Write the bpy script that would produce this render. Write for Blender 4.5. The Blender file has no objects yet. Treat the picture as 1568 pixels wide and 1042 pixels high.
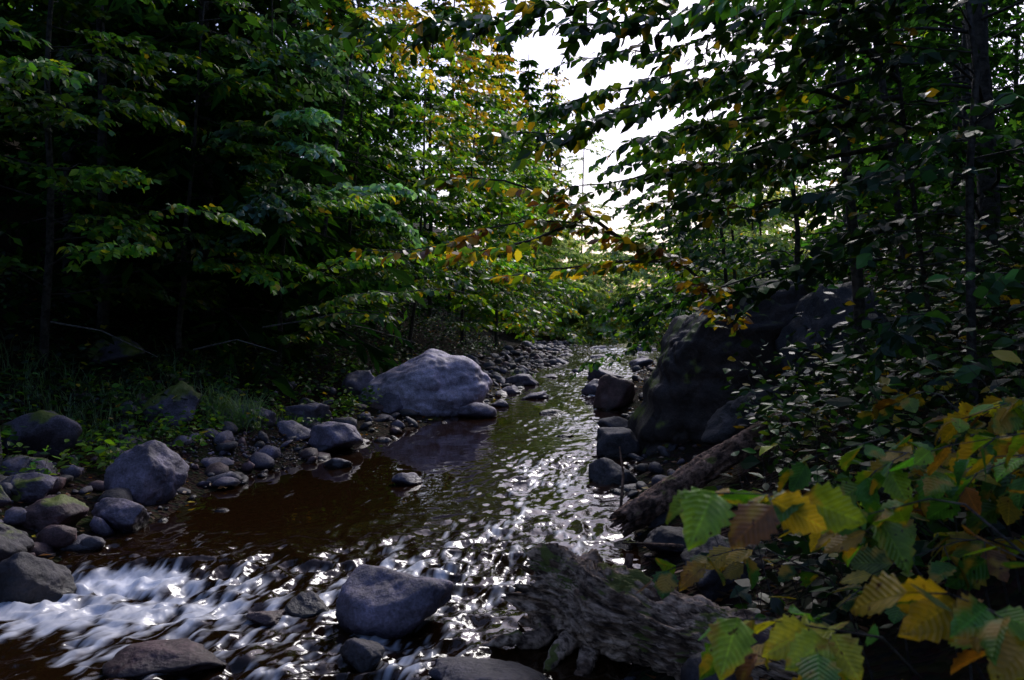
import bpy, math, numpy as np
from mathutils import Vector
import bmesh
rng=np.random.default_rng(7)
scene=bpy.context.scene
scene.view_settings.view_transform='Standard'
scene.view_settings.look='None'
scene.view_settings.exposure=0
UP=np.array([0,0,1.0])
def nz(v):
    v=np.asarray(v,float); return v/np.maximum(np.linalg.norm(v,axis=-1,keepdims=True),1e-9)
# ---------- noise ----------
def hsh(i,j,k,s):
    h=(i*374761393+j*668265263+k*2147483647+s*974634777)&0xffffffff
    h=((h^(h>>13))*1274126177)&0xffffffff
    h=((h^(h>>16))*2246822519)&0xffffffff
    return ((h^(h>>15))&0xffffff)/float(0xffffff)*2-1
def vn(p,s=0):
    p=np.asarray(p,float); f=np.floor(p); i=f.astype(np.int64); u=p-f; u=u*u*u*(u*(u*6-15)+10)
    r=0
    for a in (0,1):
        for b in (0,1):
            for c in (0,1):
                w=(u[...,0] if a else 1-u[...,0])*(u[...,1] if b else 1-u[...,1])*(u[...,2] if c else 1-u[...,2])
                r=r+w*hsh(i[...,0]+a,i[...,1]+b,i[...,2]+c,s)
    return r
def fbm(p,o=4,s=0,g=.5):
    r=0;a=1
    for k in range(o):
        r=r+a*vn(np.asarray(p)*2**k+k*7.3,s+k); a*=g
    return r
# ---------- stream layout (metres; x right, y upstream, z up, water at 0) ----------
_ys=np.array([-40,-10,0,3,4.6,6.7,9,12.2,15,19,26,35,45,60,90,250.])
_cs=np.array([-20,-8,-3.5,-1.7,-1.15,-.95,-.5,.35,.75,1.4,2.9,4.4,6,8.6,14,40])
_ws=np.array([2.5,2.5,2.2,2.1,1.95,1.9,1.9,1.55,1.1,1.25,1.4,1.8,1.6,1.6,2,2])
_yy=np.arange(-40,250,.25)
def _sm(a):
    k=np.exp(-np.linspace(-2,2,13)**2); k/=k.sum()
    e=np.pad(np.interp(_yy,_ys,a),6,mode='edge'); return np.convolve(e,k,'valid')
_c=_sm(_cs); _w=_sm(_ws)
def cc(y): return np.interp(y,_yy,_c)
def ww(y): return np.interp(y,_yy,_w)
def H(x,y):
    x=np.asarray(x,float); y=np.asarray(y,float)
    c=cc(y); w=ww(y); u=(x-c)/w
    ext=np.clip(y-24,0,200)*.13
    sl=np.maximum((c-w)-x,0); sr=np.maximum(x-(c+w),0)
    z=np.where(np.abs(u)<1,-.32*(1-u*u)-.02,0)
    sl2=np.maximum(sl-1.7-ext,0); sr2=np.maximum(sr-ext,0)
    z=z+np.minimum(sl,1.7+ext)*.12+ np.minimum(sl2,3)*.42+np.clip(sl2-3,0,60)*.5
    z=z+np.minimum(sr,ext)*.1+np.minimum(sr2,1.2)*.4+np.clip(sr2-1.2,0,50)*.6
    n=fbm(np.stack([x*.35,y*.35,x*0],-1),4,3)
    am=np.clip((sl+sr)*.25,0.02,1.2)
    z=z+n*am*.35+.03*fbm(np.stack([x*3,y*3,x*0],-1),2,9)
    z=z+np.clip(y-70,0,200)*.05
    return z
# ---------- materials ----------
def mat(name):
    m=bpy.data.materials.new(name); m.use_nodes=True; nt=m.node_tree
    for n in list(nt.nodes): nt.nodes.remove(n)
    return m,nt
def N(nt,t,**kw):
    n=nt.nodes.new(t)
    for k,v in kw.items():
        if k in n.inputs.keys(): n.inputs[k].default_value=v
        else: setattr(n,k,v)
    return n
def ramp(nt,stops):
    r=nt.nodes.new('ShaderNodeValToRGB'); e=r.color_ramp.elements
    while len(e)<len(stops): e.new(.5)
    for i,(p,c) in enumerate(stops): e[i].position=p; e[i].color=(*c,1) if len(c)==3 else c
    return r
def mixc(nt,mode='MIX'):
    n=nt.nodes.new('ShaderNodeMix'); n.data_type='RGBA'; n.blend_type=mode; return n
def leaf_material(name,trans=.4,rough=.42,veins=False,spec=.45):
    m,nt=mat(name); L=nt.links.new
    out=N(nt,'ShaderNodeOutputMaterial'); at=N(nt,'ShaderNodeAttribute',attribute_name='Col')
    col=at.outputs['Color']
    p=N(nt,'ShaderNodeBsdfPrincipled'); p.inputs['Roughness'].default_value=rough; p.inputs['Specular IOR Level'].default_value=spec
    if veins:
        ge=N(nt,'ShaderNodeNewGeometry')
        no=N(nt,'ShaderNodeTexNoise'); no.inputs['Scale'].default_value=28; no.inputs['Detail'].default_value=3
        L(ge.outputs['Position'],no.inputs['Vector'])
        r=ramp(nt,[(.3,(.6,.62,.55)),(.7,(1.35,1.25,1.1))]); L(no.outputs['Fac'],r.inputs['Fac'])
        mx=mixc(nt,'MULTIPLY'); mx.inputs['Factor'].default_value=1; L(col,mx.inputs['A']); L(r.outputs['Color'],mx.inputs['B']); col=mx.outputs['Result']
        uv=N(nt,'ShaderNodeAttribute',attribute_name='leafuv')
        sx=N(nt,'ShaderNodeSeparateXYZ'); L(uv.outputs['Vector'],sx.inputs[0])
        ab=N(nt,'ShaderNodeMath',operation='ABSOLUTE'); L(sx.outputs['Y'],ab.inputs[0])
        sb=N(nt,'ShaderNodeMath',operation='SUBTRACT'); L(sx.outputs['X'],sb.inputs[0]); L(ab.outputs[0],sb.inputs[1])
        ml=N(nt,'ShaderNodeMath',operation='MULTIPLY'); L(sb.outputs[0],ml.inputs[0]); ml.inputs[1].default_value=58
        si=N(nt,'ShaderNodeMath',operation='SINE'); L(ml.outputs[0],si.inputs[0])
        r2=ramp(nt,[(.8,(1,1,1)),(1,(.72,.75,.6))]); L(si.outputs[0],r2.inputs['Fac'])
        r3=ramp(nt,[(0,(1.5,1.5,1.2)),(.03,(1,1,1))]); L(ab.outputs[0],r3.inputs['Fac'])
        m2=mixc(nt,'MULTIPLY'); m2.inputs['Factor'].default_value=1; L(col,m2.inputs['A']); L(r2.outputs['Color'],m2.inputs['B'])
        m3=mixc(nt,'MULTIPLY'); m3.inputs['Factor'].default_value=1; L(m2.outputs['Result'],m3.inputs['A']); L(r3.outputs['Color'],m3.inputs['B'])
        n2=N(nt,'ShaderNodeTexNoise'); n2.inputs['Scale'].default_value=14; L(ge.outputs['Position'],n2.inputs['Vector'])
        r4=ramp(nt,[(.52,(0,0,0)),(.64,(1,1,1))]); L(n2.outputs['Fac'],r4.inputs['Fac'])
        m4=mixc(nt); L(r4.outputs['Color'],m4.inputs['Factor']); L(m3.outputs['Result'],m4.inputs['A']); m4.inputs['B'].default_value=(.42,.26,.03,1)
        n5=N(nt,'ShaderNodeTexNoise'); n5.inputs['Scale'].default_value=55; L(ge.outputs['Position'],n5.inputs['Vector'])
        r5=ramp(nt,[(.66,(1,1,1)),(.71,(.25,.13,.06))]); L(n5.outputs['Fac'],r5.inputs['Fac'])
        m6=mixc(nt,'MULTIPLY'); m6.inputs['Factor'].default_value=1; L(m4.outputs['Result'],m6.inputs['A']); L(r5.outputs['Color'],m6.inputs['B'])
        col=m6.outputs['Result']
        bp=N(nt,'ShaderNodeBump'); bp.inputs['Strength'].default_value=.4; bp.inputs['Distance'].default_value=.002; L(si.outputs[0],bp.inputs['Height']); L(bp.outputs[0],p.inputs['Normal'])
    L(col,p.inputs['Base Color'])
    t=N(nt,'ShaderNodeBsdfTranslucent')
    m5=mixc(nt,'MULTIPLY'); m5.inputs['Factor'].default_value=1; L(col,m5.inputs['A']); m5.inputs['B'].default_value=(2.2,2.1,.65,1); L(m5.outputs['Result'],t.inputs['Color'])
    ms=N(nt,'ShaderNodeMixShader'); ms.inputs[0].default_value=trans; L(p.outputs[0],ms.inputs[1]); L(t.outputs[0],ms.inputs[2]); L(ms.outputs[0],out.inputs[0])
    return m
M_leaf=leaf_material('leaf_green'); M_leafdark=leaf_material('leaf_shade',.22); M_leafnear=leaf_material('leaf_near',.35,.45,True)
def far_leaf():
    m,nt=mat('leaf_far'); L=nt.links.new
    out=N(nt,'ShaderNodeOutputMaterial'); at=N(nt,'ShaderNodeAttribute',attribute_name='Col')
    d=N(nt,'ShaderNodeBsdfDiffuse'); L(at.outputs['Color'],d.inputs['Color'])
    t=N(nt,'ShaderNodeBsdfTranslucent'); m5=mixc(nt,'MULTIPLY'); m5.inputs['Factor'].default_value=1; L(at.outputs['Color'],m5.inputs['A']); m5.inputs['B'].default_value=(2,1.9,.8,1); L(m5.outputs['Result'],t.inputs['Color'])
    ms=N(nt,'ShaderNodeMixShader'); ms.inputs[0].default_value=.45; L(d.outputs[0],ms.inputs[1]); L(t.outputs[0],ms.inputs[2]); L(ms.outputs[0],out.inputs[0]); return m
M_far=far_leaf()
def bark_material(name,c1,c2,sc=6,moss=0.,along=None):
    m,nt=mat(name); L=nt.links.new
    out=N(nt,'ShaderNodeOutputMaterial'); p=N(nt,'ShaderNodeBsdfPrincipled'); p.inputs['Roughness'].default_value=.8
    ge=N(nt,'ShaderNodeNewGeometry')
    no=N(nt,'ShaderNodeTexNoise'); no.inputs['Scale'].default_value=sc; no.inputs['Detail'].default_value=6 if moss else 3; no.inputs['Roughness'].default_value=.7
    if along is not None:
        mp=N(nt,'ShaderNodeMapping'); mp.inputs['Rotation'].default_value=(0,0,along); mp.vector_type='POINT'
        m2_=N(nt,'ShaderNodeMapping'); m2_.inputs['Scale'].default_value=(.4,1,1)
        L(ge.outputs['Position'],mp.inputs['Vector']); L(mp.outputs[0],m2_.inputs['Vector']); L(m2_.outputs[0],no.inputs['Vector'])
        no.inputs['Distortion'].default_value=.3
    else: L(ge.outputs['Position'],no.inputs['Vector'])
    r=ramp(nt,[(.4,c1),(.6,c2)]); L(no.outputs['Fac'],r.inputs['Fac']); col=r.outputs['Color']
    if moss>0:
        nb=N(nt,'ShaderNodeTexNoise'); nb.inputs['Scale'].default_value=7; nb.inputs['Detail'].default_value=7; L(ge.outputs['Position'],nb.inputs['Vector'])
        rb=ramp(nt,[(.38,(.3,.23,.18)),(.58,(1.35,1.25,1.15))]); L(nb.outputs['Fac'],rb.inputs['Fac'])
        mb=mixc(nt,'MULTIPLY'); mb.inputs['Factor'].default_value=1; L(col,mb.inputs['A']); L(rb.outputs['Color'],mb.inputs['B']); col=mb.outputs['Result']
        n2=N(nt,'ShaderNodeTexNoise'); n2.inputs['Scale'].default_value=4.5; n2.inputs['Detail'].default_value=8; L(ge.outputs['Position'],n2.inputs['Vector'])
        sx=N(nt,'ShaderNodeSeparateXYZ'); L(ge.outputs['Normal'],sx.inputs[0])
        ad=N(nt,'ShaderNodeMath',operation='MULTIPLY_ADD'); L(sx.outputs['Z'],ad.inputs[0]); ad.inputs[1].default_value=.12; L(n2.outputs['Fac'],ad.inputs[2])
        r2=ramp(nt,[(.76-moss*.2,(0,0,0)),(.8-moss*.2,(1,1,1))]); L(ad.outputs[0],r2.inputs['Fac'])
        mx=mixc(nt); L(r2.outputs['Color'],mx.inputs['Factor']); L(col,mx.inputs['A']); mx.inputs['B'].default_value=(.13,.14,.025,1); col=mx.outputs['Result']
    L(col,p.inputs['Base Color'])
    b=N(nt,'ShaderNodeBump'); b.inputs['Strength'].default_value=1; b.inputs['Distance'].default_value=.03; L(no.outputs['Fac'],b.inputs['Height']); L(b.outputs[0],p.inputs['Normal'])
    L(p.outputs[0],out.inputs[0]); return m
M_bark=bark_material('bark',(.02,.017,.014),(.09,.075,.065),14)
M_snag=bark_material('weathered_bark',(.06,.055,.05),(.2,.18,.17),20)
M_drift=bark_material('driftwood',(.06,.035,.022),(.62,.47,.36),26,.66,along=.79)
def rock_material(name,moss=0.):
    m,nt=mat(name); L=nt.links.new
    out=N(nt,'ShaderNodeOutputMaterial'); p=N(nt,'ShaderNodeBsdfPrincipled')
    ge=N(nt,'ShaderNodeNewGeometry'); at=N(nt,'ShaderNodeAttribute',attribute_name='Col')
    n1=N(nt,'ShaderNodeTexNoise'); n1.inputs['Scale'].default_value=5; n1.inputs['Detail'].default_value=9; n1.inputs['Roughness'].default_value=.68; L(ge.outputs['Position'],n1.inputs['Vector'])
    n2=N(nt,'ShaderNodeTexNoise'); n2.inputs['Scale'].default_value=60; n2.inputs['Detail'].default_value=3; L(ge.outputs['Position'],n2.inputs['Vector'])
    r1=ramp(nt,[(.3,(.3,.3,.3)),(.5,(.85,.84,.85)),(.7,(1.75,1.7,1.75))]); L(n1.outputs['Fac'],r1.inputs['Fac'])
    r2=ramp(nt,[(.3,(.6,.6,.6)),(.7,(1.35,1.35,1.35))]); L(n2.outputs['Fac'],r2.inputs['Fac'])
    a=mixc(nt,'MULTIPLY'); a.inputs['Factor'].default_value=1; L(at.outputs['Color'],a.inputs['A']); L(r1.outputs['Color'],a.inputs['B'])
    b=mixc(nt,'MULTIPLY'); b.inputs['Factor'].default_value=1; L(a.outputs['Result'],b.inputs['A']); L(r2.outputs['Color'],b.inputs['B']); col=b.outputs['Result']
    sn=N(nt,'ShaderNodeSeparateXYZ'); L(ge.outputs['Normal'],sn.inputs[0])
    if moss>0:
        n3=N(nt,'ShaderNodeTexNoise'); n3.inputs['Scale'].default_value=3.2; n3.inputs['Detail'].default_value=7; L(ge.outputs['Position'],n3.inputs['Vector'])
        ad=N(nt,'ShaderNodeMath',operation='MULTIPLY_ADD'); L(sn.outputs['Z'],ad.inputs[0]); ad.inputs[1].default_value=.18; L(n3.outputs['Fac'],ad.inputs[2])
        r3=ramp(nt,[(.72-moss*.2,(0,0,0)),(.8-moss*.2,(1,1,1))]); L(ad.outputs[0],r3.inputs['Fac'])
        mx=mixc(nt); L(r3.outputs['Color'],mx.inputs['Factor']); L(col,mx.inputs['A']); mx.inputs['B'].default_value=(.12,.15,.02,1); col=mx.outputs['Result']
    sp=N(nt,'ShaderNodeSeparateXYZ'); L(ge.outputs['Position'],sp.inputs[0])
    ad2=N(nt,'ShaderNodeMath',operation='MULTIPLY_ADD'); L(n1.outputs['Fac'],ad2.inputs[0]); ad2.inputs[1].default_value=-.12; L(sp.outputs['Z'],ad2.inputs[2])
    mr=N(nt,'ShaderNodeMapRange'); L(ad2.outputs[0],mr.inputs['Value']); mr.inputs['From Min'].default_value=-.03; mr.inputs['From Max'].default_value=.05
    wet=mixc(nt); L(mr.outputs[0],wet.inputs['Factor']); wet.inputs['A'].default_value=(.2,.17,.16,1); wet.inputs['B'].default_value=(1,1,1,1)
    w2=mixc(nt,'MULTIPLY'); w2.inputs['Factor'].default_value=1; L(col,w2.inputs['A']); L(wet.outputs['Result'],w2.inputs['B']); L(w2.outputs['Result'],p.inputs['Base Color'])
    mr2=N(nt,'ShaderNodeMapRange'); L(mr.outputs[0],mr2.inputs['Value']); mr2.inputs['To Min'].default_value=.2; mr2.inputs['To Max'].default_value=.6; L(mr2.outputs[0],p.inputs['Roughness'])
    bp=N(nt,'ShaderNodeBump'); bp.inputs['Strength'].default_value=.9; bp.inputs['Distance'].default_value=.05; L(n1.outputs['Fac'],bp.inputs['Height'])
    b2=N(nt,'ShaderNodeBump'); b2.inputs['Strength'].default_value=.4; b2.inputs['Distance'].default_value=.004; L(n2.outputs['Fac'],b2.inputs['Height']); L(bp.outputs[0],b2.inputs['Normal']); L(b2.outputs[0],p.inputs['Normal'])
    L(p.outputs[0],out.inputs[0]); return m
M_rock=rock_material('river_stone'); M_mossrock=rock_material('mossy_stone',.8); M_mossrock2=rock_material('lightly_mossy_stone',.45)
# ---------- mesh helpers ----------
def mkmesh(name,V,F,mats,smooth=False,col=None,uv=None,parent=None,fm=None):
    if not isinstance(F,list): F=[F]
    F=[f for f in F if len(f)]
    me=bpy.data.meshes.new(name); V=np.ascontiguousarray(V,dtype=np.float32)
    me.vertices.add(len(V)); me.vertices.foreach_set('co',V.ravel())
    li=np.concatenate([f.ravel() for f in F]).astype(np.int32)
    cnt=np.concatenate([np.full(len(f),f.shape[1]) for f in F]); st=np.concatenate([[0],np.cumsum(cnt)[:-1]]).astype(np.int32)
    me.loops.add(len(li)); me.loops.foreach_set('vertex_index',li)
    me.polygons.add(len(cnt)); me.polygons.foreach_set('loop_start',st)
    me.polygons.foreach_set('use_smooth',np.full(len(cnt),smooth))
    if col is not None:
        a=me.attributes.new('Col','FLOAT_COLOR','POINT'); c4=np.ones((len(V),4),np.float32); c4[:,:3]=col; a.data.foreach_set('color',c4.ravel())
    if uv is not None:
        a=me.attributes.new('leafuv','FLOAT_VECTOR','POINT'); a.data.foreach_set('vector',np.ascontiguousarray(uv,dtype=np.float32).ravel())
    me.update(calc_edges=True)
    for m in (mats if isinstance(mats,list) else [mats]): me.materials.append(m)
    ob=bpy.data.objects.new(name,me); scene.collection.objects.link(ob)
    if parent: ob.parent=parent
    return ob
class Wood:
    def __init__(s): s.V=[];s.F=[];s.n=0
    def tube(s,P,R,k=6,rough=0.):
        P=np.asarray(P,float); R=np.asarray(R,float); m=len(P)
        T=nz(np.gradient(P,axis=0)); ref=np.array([.31,.2,.93]) if abs(T[0,2])<.8 else np.array([1,.1,0.])
        A=nz(np.cross(T,ref)); B=np.cross(T,A); th=np.linspace(0,2*np.pi,k,endpoint=False)
        rr=R[:,None]*np.ones(k)
        if rough: rr=rr*(1+rough*rng.normal(size=(m,k)))
        V=P[:,None]+rr[...,None]*(np.cos(th)[None,:,None]*A[:,None]+np.sin(th)[None,:,None]*B[:,None])
        i=np.arange(m-1)[:,None]*k; j=np.arange(k)[None]; j2=(j+1)%k
        F=np.stack([i+j,i+j2,i+k+j2,i+k+j],-1).reshape(-1,4)+s.n
        s.V.append(V.reshape(-1,3)); s.F.append(F); s.n+=m*k
    def tubes3(s,P0,P1,r0):
        n=len(P0); T=nz(P1-P0); A=nz(np.cross(T,np.array([.3,.2,.93]))); B=np.cross(T,A)
        V=[]
        for P,r in ((P0,r0),(P1,r0*.35)):
            for a in (0,2.1,4.2): V.append(P+r*(np.cos(a)*A+np.sin(a)*B))
        V=np.stack(V,1).reshape(-1,3); b=(np.arange(n)*6)[:,None]+s.n
        F=np.concatenate([b+np.array([0,1,4,3]),b+np.array([1,2,5,4]),b+np.array([2,0,3,5])])
        s.V.append(V); s.F.append(F); s.n+=6*n
    def obj(s,name,m,parent=None,off=None):
        if not s.n: return None
        V=np.concatenate(s.V); 
        if off is not None: V=V-off
        return mkmesh(name,V,np.concatenate(s.F),m,True,parent=parent)
def T_low():
    return np.array([[0,0,0],[.45,.31,.03],[1,0,-.08],[.45,-.31,.03]]),[np.array([[0,2,1],[0,3,2]])]
def T_mid():
    v=np.array([[0,0,0],[.5,0,-.02],[1.0,0,-.12],[.18,.2,.03],[.5,.32,.05],[.82,.15,-.03],[.18,-.2,.03],[.5,-.32,.05],[.82,-.15,-.03]])
    return v,[np.array([[0,1,4,3],[0,6,7,1],[1,2,5,4],[1,7,8,2]])]
def T_hi():
    n=13; t=np.linspace(0,1,n); wd=.4*np.sin(np.pi*t**.8)**.85*(1-.25*t); wd=wd*(1+.13*np.where(np.arange(n)%2==0,1,-1)); wd[0]=.0; wd[-1]=0
    mid=np.stack([t,0*t,-.16*t**2],1); hl=np.stack([t+.0,wd*.5,.05*wd/.3-.16*t**2+.02],1); l=np.stack([t+.03*(t>0)*(t<1),wd,.07*wd/.3-.2*t**2],1)
    hr=hl*[1,-1,1]; r=l*[1,-1,1]; V=np.concatenate([r,hr,mid,hl,l]); F=[]
    for a in range(4):
        for i in range(n-1): F.append([a*n+i,a*n+i+1,(a+1)*n+i+1,(a+1)*n+i])
    return V,[np.array(F)]
def T_needle():
    return np.array([[0,0,0],[.5,.15,0],[1,0,-.06],[.5,-.15,0]]),[np.array([[0,2,1],[0,3,2]])]
TEMP={'low':T_low(),'mid':T_mid(),'hi':T_hi(),'needle':T_needle()}
NL=[0]
class Leaves:
    def __init__(s): s.P=[];s.A=[];s.N=[];s.S=[];s.C=[]
    def add(s,P,A,Nn,S,C):
        s.P.append(P);s.A.append(A);s.N.append(Nn);s.S.append(S);s.C.append(C)
    def obj(s,name,temp,m,parent=None,off=None,uv=False,smooth=False):
        if not s.P: return
        P=np.concatenate(s.P);A=nz(np.concatenate(s.A));Nn=np.concatenate(s.N);S=np.concatenate(s.S);C=np.concatenate(s.C)
        Bv=nz(np.cross(Nn,A)); Nn=np.cross(A,Bv)
        if off is not None: P=P-off
        tv,tf=TEMP[temp]; k=len(tv); n=len(P); NL[0]+=n
        W=S*(.8+.4*rng.random(n))
        V=P[:,None]+S[:,None,None]*tv[None,:,0,None]*A[:,None]+W[:,None,None]*tv[None,:,1,None]*Bv[:,None]+(S*rng.uniform(-.3,2.2,n))[:,None,None]*tv[None,:,2,None]*Nn[:,None]
        b=(np.arange(n)*k)[:,None,None]
        F=[(b+f[None]).reshape(-1,f.shape[1]) for f in tf]
        return mkmesh(name,V.reshape(-1,3),F,m,smooth,np.repeat(C,k,0),uv=np.tile(tv,(n,1)) if uv else None,parent=parent)
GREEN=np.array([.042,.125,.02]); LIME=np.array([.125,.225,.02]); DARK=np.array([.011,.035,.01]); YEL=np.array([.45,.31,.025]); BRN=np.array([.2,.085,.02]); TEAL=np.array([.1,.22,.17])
def pal(n,ws,clump=.25):
    cs=np.array([c for c,_ in ws]); w=np.array([b for _,b in ws],float); w/=w.sum()
    i=rng.choice(len(w),n,p=w); c=cs[i]*np.exp(rng.normal(0,.28,(n,1)))*np.exp(rng.normal(0,.08,(n,3)))
    return np.minimum(c*np.exp(rng.normal(0,clump)),.6)
P_GRN=[(GREEN,6),(LIME,1.5),(DARK,3),(YEL,.12)]
P_BRI=[(GREEN,6),(LIME,4),(YEL,.2)]
P_LIM=[(GREEN,4),(LIME,5),(YEL,.7)]
P_YEL=[(LIME,3),(YEL,6),(BRN,.6)]
P_TEAL=[(TEAL,6),(GREEN,2)]  # teal is blue sky sheen painted into the leaf colour
P_DRK=[(DARK,6),(GREEN,2)]  # DARK carries the shade behind the front sprays as leaf colour
P_HAZ=[(np.array([.3,.4,.24]),6),(LIME*1.3,2),(YEL,.4)]  # pale mix: distance haze put into the leaf colour
def interp_path(P,t):
    m=len(P)-1; x=np.clip(t,0,.9999)*m; i=x.astype(int); f=(x-i)[:,None]
    return P[i]*(1-f)+P[i+1]*f, nz(P[i+1]-P[i])
def limb(W,L,P,ntw,twl,nl,leaf,pl,r0=.02,t0=.2,twigwood=True,droop=.12,ldroop=.3,flat=.7,k=5):
    P=np.asarray(P,float)
    W.tube(P,np.linspace(r0,r0*.2,len(P)),k)
    t=np.sort(t0+(1-t0)*rng.random(ntw)); t[-1]=1
    B,D=interp_path(P,t); sd=np.where(np.arange(ntw)%2==0,1,-1)[:,None]
    perp=nz(np.cross(D,UP))
    sp=rng.uniform(.4,1.1,(ntw,1)); sp[-1]=.1
    TD=nz(D*.7+perp*sd*sp+rng.normal(0,1,(ntw,3))*[.14,.14,.08]+np.array([0,0,-.06]))
    TL=twl*(1.15-.6*t)*rng.uniform(.6,1.25,ntw)
    ends=B+TD*TL[:,None]; ends[:,2]-=droop*TL
    if twigwood: W.tubes3(B,ends,max(r0*.2,.0025))
    u=np.tile(np.linspace(.12,1,nl),(ntw,1))+rng.normal(0,.03,(ntw,nl))
    pos=B[:,None]+TD[:,None]*(TL[:,None]*u)[...,None]; pos[...,2]-=droop*TL[:,None]*u*u
    ls=np.where((np.arange(nl)%2)==0,1,-1)[None,:,None]; tp=nz(np.cross(TD,UP))[:,None]
    A=TD[:,None]*.65+tp*ls*.75+rng.normal(0,.22,(ntw,nl,3)); A[...,2]-=ldroop+rng.random((ntw,nl))*ldroop
    Nn=UP+rng.normal(0,flat,(ntw,nl,3))
    n=ntw*nl; S=leaf*rng.uniform(.65,1.2,n)
    L.add(pos.reshape(-1,3),A.reshape(-1,3),nz(Nn.reshape(-1,3)),S,pal(n,pl,.35))
def empty(name,loc):
    e=bpy.data.objects.new(name,None); e.empty_display_size=.3; e.location=loc; scene.collection.objects.link(e); return e
def trunk_path(x,y,z,h,lean,m=9,wob=.1):
    t=np.linspace(0,1,m); P=np.stack([x+lean[0]*t**1.3,y+lean[1]*t**1.3,z-.25+(h+.25)*t],1)
    P[:,:2]+=np.cumsum(rng.normal(0,wob,(m,2))*.35,0)*(t[:,None]>0); return P
def tree(name,x,y,h,r=.06,lean=(0,0),c0=.15,nlimb=24,ll=1.6,ntw=12,twl=.5,nl=9,leaf=.09,pl=P_GRN,bias=None,temp='low',W=None,L=None,top=None,rise=.25,m=None,flat=.65):
    z=float(H(x,y)); base=np.array([x,y,z]); own=W is None
    if own: W=Wood(); L=Leaves()
    T=trunk_path(x,y,z,h,lean); W.tube(T,np.linspace(r,r*.2,len(T)),8,.05)
    for i in range(nlimb):
        t=c0+(1-c0)*(i+rng.random())/nlimb
        b,d=interp_path(T,np.array([t])); b=b[0]
        a=rng.uniform(0,2*np.pi); dr=np.array([np.cos(a),np.sin(a),0])
        if bias is not None and rng.random()<.55: dr=nz(np.array([bias[0],bias[1],0])+rng.normal(0,.5,3)*[1,1,0])
        l=ll*rng.uniform(.5,1.2)*(1-.72*max(0,(t-.35)/.65)**1.2)
        q=np.linspace(0,1,6); up=rise*rng.uniform(.1,1.7)
        P=b+dr*(l*q)[:,None]; P[:,2]+=l*(up*q-.28*q*q); P+=np.cumsum(rng.normal(0,.025*l,(6,3)),0)*(q[:,None]>0)
        limb(W,L,P,max(3,int(ntw*l/ll)),twl,nl,leaf,top if (top and t>.7) else pl,r0=max(.006,r*.22*(1-t*.6)),t0=.18,twigwood=temp!='low',flat=flat)
    if own:
        e=empty(name,base); W.obj('trunk',M_bark,e,base); L.obj('foliage',temp,m or M_leaf,e,base); return e
def conifer(name,x,y,h,r=.15,c0=.12,ll=2.2,step=.35,col=P_DRK,size=.3,dens=1.,W=None,L=None):
    z=float(H(x,y)); own=W is None; base=np.array([x,y,z])
    if own: W=Wood(); L=Leaves()
    T=trunk_path(x,y,z,h,(0,0),wob=.03); W.tube(T,np.linspace(r,r*.1,len(T)),7,.04)
    zz=h*c0
    while zz<h*.98:
        t=zz/h; nb=5
        for a in rng.uniform(0,2*np.pi)+np.arange(nb)*2*np.pi/nb+rng.normal(0,.25,nb):
            l=ll*(1-t)**.8*rng.uniform(.6,1.1)+.15; q=np.linspace(0,1,5); b=interp_path(T,np.array([t]))[0][0]
            P=b+np.array([np.cos(a),np.sin(a),0])*(l*q)[:,None]; P[:,2]+=l*(.1*q-.35*q*q)
            limb(W,L,P,max(3,int(l*5*dens)),l*.35,6,size,col,r0=.02*(1-t)+.006,t0=.12,twigwood=False,droop=.25,ldroop=.25,flat=.7,k=3)
        zz+=step*rng.uniform(.7,1.3)
    if own:
        e=empty(name,base); W.obj('trunk',M_bark,e,base); L.obj('needles','needle',M_far,e,base)

# ---------- ground ----------
def axis(lo,hi,n,k,c=0):
    t=np.linspace(np.arcsinh((lo-c)/k),np.arcsinh((hi-c)/k),n); return np.sinh(t)*k+c
gx=axis(-160,160,330,4,0); gy=axis(-40,245,360,6,5)
X,Y=np.meshgrid(gx,gy); Z=H(X,Y)
nx=len(gx); ny=len(gy); i=np.arange(ny-1)[:,None]*nx+np.arange(nx-1)[None]
F=np.stack([i,i+1,i+nx+1,i+nx],-1).reshape(-1,4)
m,nt=mat('forest_floor'); L_=nt.links.new
out=N(nt,'ShaderNodeOutputMaterial'); p=N(nt,'ShaderNodeBsdfPrincipled'); p.inputs['Roughness'].default_value=.95; p.inputs['Specular IOR Level'].default_value=.1
ge=N(nt,'ShaderNodeNewGeometry')
n1=N(nt,'ShaderNodeTexNoise'); n1.inputs['Scale'].default_value=2; n1.inputs['Detail'].default_value=8; n1.inputs['Roughness'].default_value=.7; L_(ge.outputs['Position'],n1.inputs['Vector'])
v1=N(nt,'ShaderNodeTexVoronoi'); v1.inputs['Scale'].default_value=22; L_(ge.outputs['Position'],v1.inputs['Vector'])
r=ramp(nt,[(.3,(.012,.009,.006)),(.5,(.035,.023,.014)),(.62,(.02,.03,.009)),(.75,(.055,.04,.028))]); L_(n1.outputs['Fac'],r.inputs['Fac'])
a=mixc(nt,'MULTIPLY'); a.inputs['Factor'].default_value=.6; L_(r.outputs['Color'],a.inputs['A']); L_(v1.outputs['Color'],a.inputs['B']); L_(a.outputs['Result'],p.inputs['Base Color'])
b=N(nt,'ShaderNodeBump'); b.inputs['Strength'].default_value=.8; b.inputs['Distance'].default_value=.05; L_(v1.outputs['Distance'],b.inputs['Height']); L_(b.outputs[0],p.inputs['Normal'])
L_(p.outputs[0],out.inputs[0])
mkmesh('ground',np.stack([X,Y,Z],-1).reshape(-1,3),F,m,True)

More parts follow.
